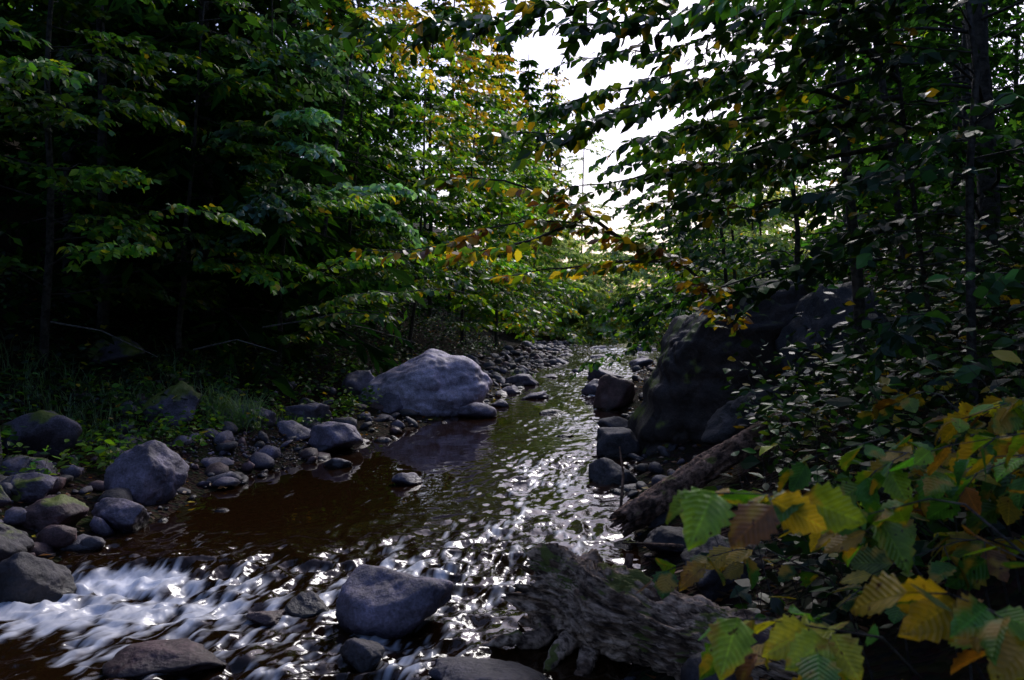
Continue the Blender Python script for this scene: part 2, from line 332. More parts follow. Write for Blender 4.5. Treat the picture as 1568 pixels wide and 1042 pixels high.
# ---------- water ----------
nr=860; ncol=320
yy=np.concatenate([np.linspace(-8,2.4,60)[:-1],np.exp(np.linspace(np.log(2.4),np.log(75),nr))])
uu=np.linspace(-1,1,ncol); YY,UU=np.meshgrid(yy,uu,indexing='ij')
C=cc(YY); Wd=ww(YY)+.5; XX=C+UU*Wd
slope=np.gradient(cc(yy),yy)[:,None]
arc=np.concatenate([[0],np.cumsum(np.hypot(np.diff(yy),np.diff(cc(yy))))])[:,None]+0*UU
arc=arc+0.6*XX*np.clip(slope,0,1.0)
acr=XX-C
def gauss(x0,y0,sx,sy): return np.exp(-((XX-x0)/sx)**2-((YY-y0)/sy)**2)
rough=.2+.5*np.clip((YY-15)/6,0,1)
rough+=.85*np.clip((5.9-YY-.45*(XX+.8))/1.6,0,1)
rough+=.55*np.clip((XX-(-.7))/.8,0,1)*np.clip((14-YY)/4,0,1)
rough+=.6*gauss(-.6,5.6,1.2,.8)
rough-=.32*gauss(-1.6,8.2,1.4,1.9); rough-=.3*gauss(-.6,10.5,1,1.6); rough-=.25*gauss(-2.3,6.6,.9,.8)
rough=np.clip(rough,.03,1.2)*(.7+.6*fbm(np.stack([acr*1.2,arc*.5,0*acr],-1),2,31)); rough=np.clip(rough,.02,1.3)
q=lambda sx,sy,s,o=3: fbm(np.stack([acr*sx,arc*sy,0*acr+s],-1),o,s)
n1=q(2.8,1.7,11); n2=q(10,8,17,2); n3=1-2*np.abs(q(5.5,4.5,23,2))
hgt=rough*(.016*n1+.013*n2+.022*n3)*np.where(YY>12,.8,1)
hgt+=.05*gauss(-2.3,5.25,.7,.2)-.04*gauss(-2.3,4.75,.6,.25)
st=.8*q(12,2.2,41,4)+.6*q(30,9,43,3)
fo=1.15*gauss(-2.4,4.97,.38,.15)+.8*gauss(-2.7,4.45,.6,.33)+.58*gauss(-1.9,4.25,1.0,.5)+.46*gauss(-1.0,4.95,1.4,.5)+.42*gauss(-.9,3.7,.9,.4)+.28*gauss(-.1,6.0,.9,1.1)+.3*gauss(.3,8,.6,1.8)+.38*gauss(.9,12.5,.5,1.6)+.42*gauss(1.3,17,.8,3)+.5*gauss(3,25,1.2,4)+.55*gauss(4.4,34,2,5)
foam=np.clip((fo*1.15+.55*st-.6)*2.3,0,1)*np.clip(fo*4,0,1)*.75
foam=np.maximum(foam,np.clip((gauss(-2.4,4.95,.34,.13)-.36+.3*st)*2.4,0,1))
hgt+=foam*.012
Zw=.015+hgt+np.clip(YY-14,0,100)*.006
i=np.arange(len(yy)-1)[:,None]*ncol+np.arange(ncol-1)[None]
F=np.stack([i,i+1,i+ncol+1,i+ncol],-1).reshape(-1,4)
m,nt=mat('stream_water'); L_=nt.links.new
out=N(nt,'ShaderNodeOutputMaterial'); p=N(nt,'ShaderNodeBsdfPrincipled')
p.inputs['Base Color'].default_value=(.014,.006,.002,1); p.inputs['Roughness'].default_value=.02; p.inputs['IOR'].default_value=1.33
at=N(nt,'ShaderNodeAttribute',attribute_name='Col'); sx=N(nt,'ShaderNodeSeparateColor'); L_(at.outputs['Color'],sx.inputs[0])
ge=N(nt,'ShaderNodeNewGeometry'); mp=N(nt,'ShaderNodeMapping'); L_(ge.outputs['Position'],mp.inputs['Vector']); mp.inputs['Rotation'].default_value=(0,0,.35); mp.inputs['Scale'].default_value=(16,11,1)
n1=N(nt,'ShaderNodeTexNoise'); n1.inputs['Scale'].default_value=1; n1.inputs['Detail'].default_value=1.5; L_(mp.outputs[0],n1.inputs['Vector'])
bp=N(nt,'ShaderNodeBump'); bp.inputs['Distance'].default_value=.014; L_(n1.outputs['Fac'],bp.inputs['Height']); L_(sx.outputs['Green'],bp.inputs['Strength']); L_(bp.outputs[0],p.inputs['Normal'])
d=N(nt,'ShaderNodeBsdfPrincipled'); d.inputs['Base Color'].default_value=(.8,.82,.9,1); d.inputs['Roughness'].default_value=.4; L_(bp.outputs[0],d.inputs['Normal'])
ms=N(nt,'ShaderNodeMixShader'); L_(sx.outputs['Red'],ms.inputs[0]); L_(p.outputs[0],ms.inputs[1]); L_(d.outputs[0],ms.inputs[2]); L_(ms.outputs[0],out.inputs[0])
mkmesh('stream_water',np.stack([XX,YY,Zw],-1).reshape(-1,3),F,m,True,col=np.stack([foam,np.clip(rough,0,1),0*foam],-1).reshape(-1,3))

# ---------- rocks ----------
ICO={}
def ico(sub):
    if sub not in ICO:
        bm=bmesh.new(); bmesh.ops.create_icosphere(bm,subdivisions=sub,radius=1)
        ICO[sub]=(np.array([v.co[:] for v in bm.verts]),np.array([[v.index for v in f.verts] for f in bm.faces])); bm.free()
    return ICO[sub]
def rockshape(sub,seed,ang=.8,planes=14,nsc=1.6,namp=.09,k=34):
    V,F=ico(sub); V=nz(V); r=np.random.default_rng(seed)
    n=nz(r.normal(size=(planes,3))); h=r.uniform(.5,.92,planes)
    d=np.maximum(V@n.T,1e-3); q=np.minimum(h/d,1.15)
    sm=-np.log(np.exp(-k*q).sum(1)/1.0+np.exp(-k*1.0))/k
    rad=(1-ang)+ang*sm
    rad=rad*(1+namp*fbm(V*nsc+seed*3.1,5,seed%97,.58))
    return V*rad[:,None],F
PUR=np.array([.145,.125,.17]); GRY=np.array([.125,.115,.135]); RED=np.array([.155,.088,.092]); DRK=np.array([.042,.037,.043])
def rock(name,x,y,wx,wy,h,rot=0,seed=1,col=PUR,sub=5,ang=1.,zb=None,m=None,tilt=(0,0),planes=14,namp=.1,k=50):
    V,F=rockshape(sub,seed,ang,planes,namp=namp,k=k); V=V/np.abs(V).max(0)
    V=V*np.array([wx/2,wy/2,h*.72])
    for ax,an in ((0,tilt[0]),(1,tilt[1]),(2,rot)):
        c,s=np.cos(an),np.sin(an); a,b=[(1,2),(0,2),(0,1)][ax]; Va,Vb=V[:,a].copy(),V[:,b].copy(); V[:,a]=c*Va-s*Vb; V[:,b]=s*Va+c*Vb
    if zb is None: zb=max(0,float(H(x,y)))
    z0=zb+h-V[:,2].max()
    ob=mkmesh(name,V,F,m or M_rock,True,col=np.tile(col,(len(V),1))); ob.location=(x,y,z0); return ob
V,F=rockshape(6,21,.62,24,1.5,.1,14); V=V/np.abs(V).max(0); V=V*[1.2,.95,.85]
t=V[:,0]/1.2; V[:,2]*=np.where(t<0,1-.45*(-t)**1.0,1-.1*t); V[:,0]+=.1*np.clip(V[:,2],0,1)
V=V*(1-.03*np.exp(-np.abs(fbm(V*1.3,3,77))*16))[:,None]
ob=mkmesh('granite_boulder',V,F,M_rock,True,col=np.tile([.44,.39,.5],(len(V),1))); ob.location=(-1.5,13.6,1.1-V[:,2].max())
rock('river_rock',-.62,13.0,.75,.6,.26,.2,31,PUR*1.4,4); rock('river_rock',-1.9,12.8,.6,.4,.32,.4,32,PUR*1.2,4); rock('river_rock',-2.6,13.3,.7,.6,.42,.1,34,PUR*1.2,4)
# big dark slab rock on right bank
V,F=rockshape(6,45,1.,11,1.6,.12,60); V=V/np.abs(V).max(0); V=np.sign(V)*np.abs(V)**.62; V=V*[1.0,.95,1.5]
V[:,0]+=.22*V[:,2]
lay=fbm(np.stack([V[:,0]*.5,V[:,1]*.5,V[:,2]*5],-1)+9,4,4); crk=np.exp(-np.abs(fbm(V*1.1+3,3,14))*18)
V=V*(1+.07*lay-.08*crk+.03*fbm(V*3,4,19,.65))[:,None]
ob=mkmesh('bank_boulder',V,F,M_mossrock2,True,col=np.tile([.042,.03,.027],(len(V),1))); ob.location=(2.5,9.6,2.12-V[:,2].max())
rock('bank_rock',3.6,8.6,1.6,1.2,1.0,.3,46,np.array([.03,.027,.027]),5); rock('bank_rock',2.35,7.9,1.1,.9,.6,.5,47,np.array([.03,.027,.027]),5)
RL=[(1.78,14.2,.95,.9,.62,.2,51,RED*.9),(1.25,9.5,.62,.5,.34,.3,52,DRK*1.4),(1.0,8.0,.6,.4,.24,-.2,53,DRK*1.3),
(-.66,4.3,.72,.52,.3,-.25,6,PUR*1.15),(-3.2,6.95,.68,.6,.48,.2,55,PUR*1.1),(-4.75,8.0,.85,.7,.42,.1,56,PUR*.8),(-4.3,7.1,.6,.5,.2,.3,57,PUR*.9),
(-3.45,5.95,.5,.45,.26,.5,58,RED*.6),(-3.02,6.15,.62,.42,.24,-.5,59,PUR),(-2.85,4.75,.62,.5,.3,.2,60,DRK),(-3.5,5.2,.6,.5,.3,.7,86,DRK*1.3),
(-3.5,10.5,.75,.55,.3,.1,61,PUR*1.15),(-2.95,11.3,.75,.6,.34,.3,62,PUR*1.3),(-2.12,9.75,.78,.6,.36,-.3,63,PUR*1.3),(-2.75,10.0,.55,.5,.26,.4,64,PUR),
(-1.95,8.75,.38,.3,.12,.1,65,GRY),(-1.03,7.85,.34,.24,.13,.2,66,PUR),(-3.1,8.3,.36,.3,.1,0,67,PUR),(-1.15,4.45,.26,.24,.12,.3,68,DRK*1.4),
(-1.35,4.3,.22,.2,.08,.2,69,RED),(-1.62,3.72,.62,.4,.12,.1,70,RED*.7),(-.72,3.8,.2,.3,.13,.9,71,DRK*1.6),(-.05,3.55,.75,.4,.11,0,72,PUR*.6),
(.7,13.4,.5,.35,.09,0,73,DRK*1.5),(.42,15.8,.8,.5,.16,.2,74,PUR),(1.1,5.3,.5,.45,.16,.1,75,DRK),
(.1,4.75,.22,.2,.07,.2,78,DRK),(1.15,4.4,.6,.5,.28,.3,79,DRK*1.1),(1.75,16.5,.7,.6,.35,.3,80,PUR*.8),(2.3,19.5,.9,.7,.4,.3,81,PUR*.9),
(.2,18.5,.9,.7,.3,.3,82,PUR*.9),(2.0,22.5,.8,.5,.16,.3,83,PUR),(3.3,29,1.0,.7,.22,.3,84,PUR),(4.6,31.5,.9,.7,.2,.3,85,PUR),(2.9,25.5,.9,.6,.14,.2,87,PUR),(1.6,26,1,.7,.25,.2,88,PUR),
(4.0,24.5,1,.8,.35,.2,89,PUR),(3.9,36,1.3,.7,.25,.2,90,PUR),(5.6,34,1.2,.8,.4,.2,91,PUR),(.9,20.5,.6,.5,.14,.2,92,PUR),(.0,16.6,.5,.4,.2,.2,93,PUR),
(-3.9,6.4,.42,.35,.2,.3,94,PUR),(-4.0,5.9,.5,.4,.3,.3,95,PUR*.7),(-.2,14.4,.4,.3,.15,.3,96,PUR),(1.45,11.2,.5,.5,.25,.3,97,DRK*1.3),(.75,10.9,.3,.22,.05,.3,98,DRK)]
for (x,y,wx,wy,h,rot,sd,col) in RL:
    rock('river_rock',x,y,wx,wy,h,rot,sd,np.array(col),5 if y<7 else 4,tilt=(rng.normal(0,.08),rng.normal(0,.12)),m=M_mossrock2 if x<-3.4 else None)
rock('mossy_rock',-4.2,9.95,.85,.7,.5,.1,13,PUR,5,m=M_mossrock)
rock('mossy_rock',-5.6,11.2,.8,.7,.4,.1,14,PUR*.7,5,m=M_mossrock)
def scatter_stones(name,n,fn,smin,smax,sub=2,dk=1.):
    Vs=[];Fs=[];Cs=[];o=0
    shapes=[rockshape(sub,200+k,1,11,1.5,.12,50) for k in range(18)]
    for _ in range(n):
        x,y=fn(); s=smin+(smax-smin)*rng.random()**2.6; s*=1+.02*max(0,y-10)
        V,F=shapes[rng.integers(18)]; V=V*np.array([s,s*rng.uniform(.55,1),s*rng.uniform(.35,.75)])*.55
        a=rng.uniform(0,6.28); c,sn=np.cos(a),np.sin(a); V=np.stack([V[:,0]*c-V[:,1]*sn,V[:,0]*sn+V[:,1]*c,V[:,2]],1)
        a=rng.normal(0,.4); c,sn=np.cos(a),np.sin(a); V=np.stack([V[:,0]*c-V[:,2]*sn,V[:,1],V[:,0]*sn+V[:,2]*c],1)
        z=float(H(x,y))+s*rng.uniform(.0,.18)
        Vs.append(V+[x,y,z]); Fs.append(F+o); o+=len(V)
        c0=(PUR,GRY,RED,PUR,DRK*1.3,DRK*2)[rng.integers(6)]*rng.uniform(.4,1.3)*dk; Cs.append(np.tile(c0,(len(V),1)))
    return mkmesh(name,np.concatenate(Vs),np.concatenate(Fs),M_rock,True,col=np.concatenate(Cs))
def fl():
    y=3.5+36*rng.random()**1.5; return cc(y)-ww(y)+.35-3.2*rng.random()**1.1*(1.15 if y<14 else .8),y
def fr():
    y=2.8+36*rng.random()**1.4; return cc(y)+ww(y)-.35+(1.1 if y<12 else 1.5)*rng.random(),y
scatter_stones('river_cobbles',2400,fl,.06,.36)
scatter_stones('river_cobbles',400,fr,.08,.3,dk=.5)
def fcx():
    y=15+28*rng.random(); return cc(y)+ww(y)*rng.uniform(-1,1),y
scatter_stones('river_cobbles',90,fcx,.3,.5)
def flg():
    return -2.9+rng.normal(0,.8),9.2+rng.normal(0,.5)
scatter_stones('gravel',1000,flg,.025,.07,1)

# ---------- driftwood ----------
def log(name,P,R,m,seed,k=90,nl=220,groove=.18,jag=.25,knots=()):
    P=np.asarray(P,float); tt=np.linspace(0,1,nl); cum=np.linspace(0,1,len(P))
    C=np.stack([np.interp(tt,cum,P[:,i]) for i in range(3)],1); Rr=np.interp(tt,cum,R)
    ker=np.ones(15)/15
    for i in range(3): C[:,i]=np.convolve(np.pad(C[:,i],7,mode='reflect',reflect_type='odd'),ker,'valid')
    T=nz(np.gradient(C,axis=0)); A=nz(np.cross(T,UP)); B=np.cross(A,T); th=np.linspace(0,2*np.pi,k,endpoint=False)
    TH,TT=np.meshgrid(th,tt); ln=np.linalg.norm(P[-1]-P[0])
    tw=TH+TT*1.0+.25*vn(np.stack([TT*ln*2.5,TH*0,TH*0],-1),seed+30)
    g=fbm(np.stack([np.cos(tw)*1.6,np.sin(tw)*1.6,TT*ln*2.6],-1),4,seed,.55); g2=np.abs(fbm(np.stack([np.cos(tw)*3,np.sin(tw)*3,TT*ln*1.5],-1),3,seed+5,.6)); g3=fbm(np.stack([np.cos(tw)*8,np.sin(tw)*8,TT*ln*5],-1),4,seed+8,.7)
    rad=Rr[:,None]*(1+groove*.8*g-groove*1.2*np.exp(-g2*11)+groove*.45*g3)
    for (kt,ka,kr,kh) in knots: rad=rad+kh*np.exp(-((TT-kt)*ln/kr)**2-((np.angle(np.exp(1j*(TH-ka))))*Rr[:,None]/kr)**2)
    V=C[:,None]+rad[...,None]*(np.cos(TH)[...,None]*A[:,None]+np.sin(TH)[...,None]*B[:,None])
    jj=(np.abs(fbm(np.stack([np.cos(th)*3,np.sin(th)*3,0*th],-1),4,seed+2,.7)))*jag
    fall=np.exp(-tt*14)[:,None]; V=V+T[:,None]*(-(jj-.5*jag)[None]*fall)[...,None]
    V=V.reshape(-1,3); n0=len(V)
    ring0=V[:k]; c0=ring0.mean(0); inner=[];
    for f,dp in ((.82,.05),(.5,.1),(.2,.09)):
        inner.append(c0+(ring0-c0)*f+T[0]*dp+rng.normal(0,.012,(k,3)))
    V=np.concatenate([V]+inner)
    i=np.arange(nl-1)[:,None]*k; j=np.arange(k)[None]; j2=(j+1)%k
    F=[np.stack([i+j,i+j2,i+k+j2,i+k+j],-1).reshape(-1,4)]
    prev=np.arange(k)
    for q_ in range(3):
        cur=n0+q_*k+np.arange(k); F.append(np.stack([prev,cur,np.roll(cur,-1),np.roll(prev,-1)],-1)); prev=cur
    ci=len(V); V=np.concatenate([V,[c0+T[0]*.05],V[n0-k:n0].mean(0)[None]])
    F.append(np.stack([prev,np.full(k,ci),np.roll(prev,-1)],-1)); lr=n0-k+np.arange(k); F.append(np.stack([lr,np.roll(lr,-1),np.full(k,ci+1)],-1))
    return mkmesh(name,V,F,m,True)
e=empty('driftwood_log',(0,0,0))
l=log('log_trunk',[(.18,4.25,.22),(.5,3.95,.21),(.95,3.42,.2),(1.6,2.75,.24),(2.3,2.1,.4)],[.205,.19,.17,.155,.14],M_drift,5,k=220,nl=520,groove=.25,jag=.16,knots=((.05,1.2,.08,.05),(.12,2.2,.07,.05),(.1,4.,.12,.06),(.33,1.,.06,.05))); l.parent=e
W=Wood()
for P,R in (([(.28,4.1,.12),(.12,3.95,.06),(-.04,3.93,.07),(-.16,3.98,.02)],[.06,.045,.03,.012]),([(.35,4.0,.1),(.22,3.82,.06),(.16,3.72,.0)],[.065,.04,.018]),([(.4,3.95,.06),(.36,3.77,.02),(.3,3.66,-.02)],[.055,.04,.025])):
    P=np.array(P); t=np.linspace(0,1,16); c=np.linspace(0,1,len(P)); Q=np.stack([np.interp(t,c,P[:,i]) for i in range(3)],1)+rng.normal(0,.006,(16,3)); W.tube(Q,np.interp(t,c,R),14,.1)
W.obj('root_stubs',M_drift,e)
M_log=bark_material('dead_log_bark',(.06,.036,.028),(.42,.27,.21),22,.2)
log('fallen_log',[(.82,5.95,.12),(1.18,6.1,.3),(1.6,6.25,.52),(2.3,6.5,.85)],[.105,.11,.105,.09],M_log,9,k=60,nl=140,groove=.16,jag=.1)
W=Wood(); W.tube([(.66,4.75,-.05),(.69,4.78,.1),(.72,4.8,.24)],[.035,.032,.022],10,.08); W.obj('broken_stick',M_log)
W=Wood(); W.tube([(.95,6.9,0),(.97,6.9,.3),(.93,6.85,.55)],[.015,.012,.006],6,.05); W.tube([(1.4,5.2,.1),(1.1,5.1,.2),(.7,5.0,.25)],[.015,.012,.006],6,.05); W.obj('dead_stick',M_log)
W=Wood()
for P in ([(-3.6,11.5,1.5),(-2.8,11.2,1.62),(-2.0,11,1.5),(-1.3,10.8,1.3)],[(-2.8,11.2,1.62),(-2.2,10.9,1.75),(-1.7,10.7,1.72)],[(-4.4,11,1.2),(-3.7,10.7,1.35),(-3.1,10.5,1.2)],[(-5.5,9.5,1.6),(-4.8,9.3,1.5),(-4.1,9.2,1.2)]): W.tube(P,np.linspace(.014,.004,len(P)),5,.05)
W.obj('dead_branch',M_snag)

# ---------- left bank trees ----------
B=(1,-.35)
tree('maple_sapling',-3.85,13,6.2,.045,(.15,-.3),.38,26,2.0,20,.65,11,.14,P_TEAL,B,'mid',top=P_TEAL,flat=.55)
tree('beech_tree',-5.9,10,6.5,.06,(.5,-.3),.15,28,2.3,22,.7,11,.12,P_BRI,B,'mid',flat=.55)
tree('beech_tree',-5.0,12.0,5.2,.05,(.5,-.3),.2,19,2.1,20,.65,11,.125,P_BRI,B,'mid',flat=.55)
tree('beech_tree',-3.4,16,5.8,.05,(.5,-.3),.22,24,2.4,21,.65,11,.14,P_BRI,B,'mid',flat=.55)
tree('beech_tree',-2.4,19,6.5,.05,(.5,-.3),.16,28,2.5,20,.7,11,.16,P_LIM,B,'low',flat=.6)
tree('beech_tree',-1.5,24,7.5,.06,(.5,-.3),.14,36,2.6,18,.75,11,.19,P_LIM,B,'low')
tree('beech_tree',-.6,30,9,.07,(.5,-.3),.08,50,2.8,15,.8,10,.23,P_LIM,B,'low')
tree('maple_tree',-7.8,8.0,8,.12,(.3,0),.18,34,2.4,16,.7,10,.13,P_GRN,B,'low')
tree('maple_tree',-7.2,13,11,.13,(.3,0),.12,42,2.8,15,.8,10,.17,P_DRK,B,'low',m=M_far)
tree('maple_tree',-5.2,18,12,.1,(.3,0),.1,46,2.8,15,.8,10,.19,P_DRK,B,'low',m=M_far)
tree('maple_tree',-3.8,24,14,.1,(.3,0),.08,54,3,15,.9,10,.22,P_GRN,B,'low',m=M_far)
tree('birch_tree',-2.6,33,15,.1,(.3,0),.05,58,3.0,15,1,10,.3,P_LIM,B,'low',top=P_YEL,m=M_far)
tree('birch_tree',-1.4,41,14.5,.1,(.3,0),.05,46,3.0,13,1.1,9,.32,P_LIM,B,'low',top=P_YEL,m=M_far)
tree('birch_tree',-2.8,27,12.5,.08,(.4,-1),.4,36,2.5,13,.9,9,.22,P_YEL,B,'low')
tree('birch_tree',-3.6,14.6,8.6,.05,(1.2,-.4),.6,26,1.8,13,.6,9,.13,P_YEL,B,'low')
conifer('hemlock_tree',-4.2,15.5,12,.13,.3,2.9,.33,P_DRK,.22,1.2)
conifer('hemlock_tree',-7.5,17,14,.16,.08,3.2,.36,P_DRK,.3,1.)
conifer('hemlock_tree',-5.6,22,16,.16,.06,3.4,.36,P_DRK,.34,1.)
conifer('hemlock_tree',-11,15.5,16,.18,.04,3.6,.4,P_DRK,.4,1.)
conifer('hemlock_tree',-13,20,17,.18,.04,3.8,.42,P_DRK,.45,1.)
conifer('spruce_tree',-.6,49,18,.22,.1,2.4,.6,P_GRN,.6,.6)
conifer('spruce_tree',1.2,57,19.5,.22,.1,2.4,.65,P_GRN,.65,.5)
conifer('spruce_tree',3.2,66,21,.22,.1,2.4,.75,P_GRN,.65,.45)
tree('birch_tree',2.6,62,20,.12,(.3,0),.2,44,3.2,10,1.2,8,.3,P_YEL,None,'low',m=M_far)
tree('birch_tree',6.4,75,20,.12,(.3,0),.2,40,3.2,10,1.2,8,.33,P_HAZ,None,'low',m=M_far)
def bare_trunk(name,x,y,h,r,lean,m=M_bark):
    z=float(H(x,y)); W=Wood(); P=trunk_path(x,y,z,h,lean,12,.04); W.tube(P,np.linspace(r,r*.6,12),12,.05); return W.obj(name,m)
bare_trunk('dead_snag',-4.56,7.0,2.5,.07,(-.05,0),M_snag)
def hero_branch(name,specs,leaf,pl,r0=.014,temp='mid',twl=.32,nl=8,dens=9,mat_=None,uv=False,ldroop=.35,flat=.7):
    W=Wood(); L=Leaves()
    for P in specs:
        P=np.array(P,float); c=np.concatenate([[0],np.cumsum(np.linalg.norm(np.diff(P,axis=0),axis=1))]); ln=c[-1]; t=np.linspace(0,ln,14)
        Q=np.stack([np.interp(t,c,P[:,i]) for i in range(3)],1)+rng.normal(0,.008*ln,(14,3))*np.linspace(0,1,14)[:,None]
        limb(W,L,Q,max(4,int(ln*dens)),twl,nl,leaf,pl,r0=r0,t0=.12,ldroop=ldroop,flat=flat)
    e=empty(name,specs[0][0]); off=np.array(specs[0][0],float)
    W.obj('branches',M_bark,e,off); L.obj('leaves',temp,mat_ or M_leaf,e,off,uv=uv); return e
hero_branch('overhanging_branch',[[(-3.4,12,1.6),(-2.3,11,1.95),(-1.3,10.3,2.0),(-.5,10,1.95)],[(-3.4,12,1.2),(-2.6,11,1.65),(-1.6,10.3,1.72)],[(-3.6,12.5,2.0),(-2.5,11.8,2.5),(-1.0,11.2,2.6)],[(-3.9,12.5,2.9),(-2.9,11.8,3.3),(-1.9,11.2,3.4)]],.12,P_LIM,.02,twl=.45,dens=11,flat=.5)
hero_branch('overhanging_branch',[
 [(2.1,6.6,1.2),(1.7,6.3,1.7),(1.36,6,2.04),(.82,5.9,2.24),(.47,5.8,2.36),(.0,5.7,2.33),(-.45,5.7,2.2),(-1.0,5.7,2.12)],
 [(.82,5.9,2.24),(.4,5.7,2.5),(0,5.6,2.62),(-.5,5.5,2.66)],[(.47,5.8,2.36),(.1,5.6,2.2),(-.4,5.5,2.1)],[(1.2,6,2.1),(.8,6.2,2.1),(.3,6.3,2.05),(-.1,6.3,1.98)]],.095,[(GREEN,2),(LIME,4),(YEL,4),(BRN,2)],.016,'mid',.24,7,16)
hero_branch('beech_tree',[
 [(3.0,5.6,1.2),(2.75,5.4,2.2),(2.5,5.2,3.2),(2.3,5.1,4.4),(2.2,5,5.6)],
 [(2.6,5.3,2.9),(1.9,5.0,3.1),(1.2,4.8,3.1),(.5,4.7,2.85),(.05,4.6,2.75)],
 [(2.55,5.25,3.0),(1.9,5.4,2.75),(1.2,5.5,2.7),(.5,5.6,2.6)],
 [(2.5,5.2,3.2),(1.8,4.6,3.4),(1.1,4.4,3.35),(.3,4.3,3.2)],
 [(2.4,5.1,3.8),(1.6,4.9,3.75),(.7,4.8,3.6),(-.2,4.8,3.42),(-.9,4.8,3.4)],
 [(2.6,5.3,2.6),(2.0,5.6,2.5),(1.4,5.8,2.45)],
 [(2.5,5.2,3.0),(1.8,4.9,2.8),(1.3,4.8,2.6)],
 [(2.4,5.1,4.0),(1.6,5.2,4.1),(.9,5.2,3.9),(.3,5.3,3.9)],
 [(2.4,5.1,3.6),(2.0,4.2,3.5),(1.5,3.7,3.3),(.9,3.5,3.1)],
 [(2.5,5.2,3.1),(1.9,5.2,3.0),(1.3,5.3,2.95),(.8,5.3,2.85)],
 [(2.5,5.2,3.4),(1.9,5.4,3.45),(1.3,5.6,3.4),(.6,5.7,3.25),(.1,5.7,3.1)],
 [(2.5,5.2,3.3),(2.0,5.8,3.25),(1.4,6.2,3.1),(.9,6.4,2.95)],
 [(2.5,5.2,3.6),(1.9,5.8,3.8),(1.2,6.1,3.7),(.5,6.2,3.65)],
 [(2.5,5.2,2.8),(2.0,5.7,2.75),(1.5,6.1,2.65),(1.1,6.3,2.55)],
 [(2.4,5.1,4.2),(1.9,5.0,4.3),(1.3,5.4,4.0),(.9,5.7,3.9)],
 ],.095,[(GREEN,6),(DARK,2.5),(LIME,2),(YEL,.7)],.02,'mid',.45,9,15,mat_=M_leafdark)  # darker, less translucent leaves: backlit silhouette tone built into colour and material
# ---------- right bank trees ----------
Br=(-1,-.2)
tree('beech_tree',3.9,11,5,.05,(-.4,-.3),.1,40,2.0,15,.6,10,.12,P_GRN,Br,'mid',m=M_leafdark)
tree('beech_tree',3.7,13.5,4.2,.05,(-.4,-.3),.1,38,2.0,15,.6,10,.13,P_GRN,Br,'mid')
tree('beech_tree',5.0,17.5,4.4,.05,(-.5,-.3),.08,42,2.0,15,.6,10,.15,P_LIM,Br,'low')
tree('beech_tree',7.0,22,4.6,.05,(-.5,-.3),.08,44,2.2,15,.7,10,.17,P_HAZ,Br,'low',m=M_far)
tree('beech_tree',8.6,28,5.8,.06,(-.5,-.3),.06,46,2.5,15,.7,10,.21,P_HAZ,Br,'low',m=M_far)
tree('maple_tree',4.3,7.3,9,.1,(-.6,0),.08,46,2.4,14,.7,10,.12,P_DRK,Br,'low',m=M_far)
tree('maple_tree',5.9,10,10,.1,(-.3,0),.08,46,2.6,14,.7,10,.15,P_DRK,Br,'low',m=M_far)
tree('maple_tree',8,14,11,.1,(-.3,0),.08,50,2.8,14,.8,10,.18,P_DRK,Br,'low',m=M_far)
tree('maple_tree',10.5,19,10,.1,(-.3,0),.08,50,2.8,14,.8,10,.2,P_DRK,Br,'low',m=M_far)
tree('maple_tree',5.8,4.5,9,.12,(-.8,0),.1,42,2.6,14,.8,10,.17,P_DRK,Br,'low',m=M_far)  # added beside the view to shade the right foreground
tree('maple_sapling',2.6,4.4,4.4,.03,(-.2,.1),.2,28,1.2,12,.4,8,.1,P_DRK,Br,'mid',m=M_leafdark)
for (x,y,h,r,l) in ((2.75,6.2,5.5,.045,(-.5,.1)),(3.1,6.0,5.5,.03,(-.9,.1)),(3.7,5.4,5,.035,(-.3,.0))): bare_trunk('slender_trunk',x,y,h,r,l)
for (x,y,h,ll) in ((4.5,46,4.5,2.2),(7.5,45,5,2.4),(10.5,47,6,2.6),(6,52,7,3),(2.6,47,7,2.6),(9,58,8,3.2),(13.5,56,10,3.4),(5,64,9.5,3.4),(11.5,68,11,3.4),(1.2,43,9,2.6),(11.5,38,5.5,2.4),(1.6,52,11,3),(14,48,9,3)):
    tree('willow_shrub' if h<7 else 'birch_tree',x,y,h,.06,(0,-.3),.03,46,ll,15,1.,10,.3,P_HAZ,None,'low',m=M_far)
# ---------- background forest mass ----------
W=Wood();L=Leaves(); W2=Wood(); L2=Leaves()
def ok(x,y):
    az=math.degrees(math.atan2(x,y)); 
    return not(-6<az<19)
cnt=0
while cnt<62:
    y=rng.uniform(-10,62); sd=1 if rng.random()<.42 else -1
    s=rng.uniform(4.5,24) if y>4 else rng.uniform(3,16)
    if sd<0: x=cc(y)-ww(y)-s
    else: x=cc(y)+ww(y)+s*.8
    if y>3 and not ok(x,y): continue
    if y<=3 and abs(x+.5)<4.5: continue
    if -1<y<9 and 0<x<4.4: continue
    cnt+=1; d=math.hypot(x,y)
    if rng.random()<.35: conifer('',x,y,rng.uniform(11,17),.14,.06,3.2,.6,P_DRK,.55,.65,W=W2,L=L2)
    else: tree('',x,y,rng.uniform(9,15),.09,(0,0),.04,34,3.2,10,1.1,9,.34 if d>18 else .24,P_GRN if rng.random()<.3 else P_DRK,None,W=W,L=L)
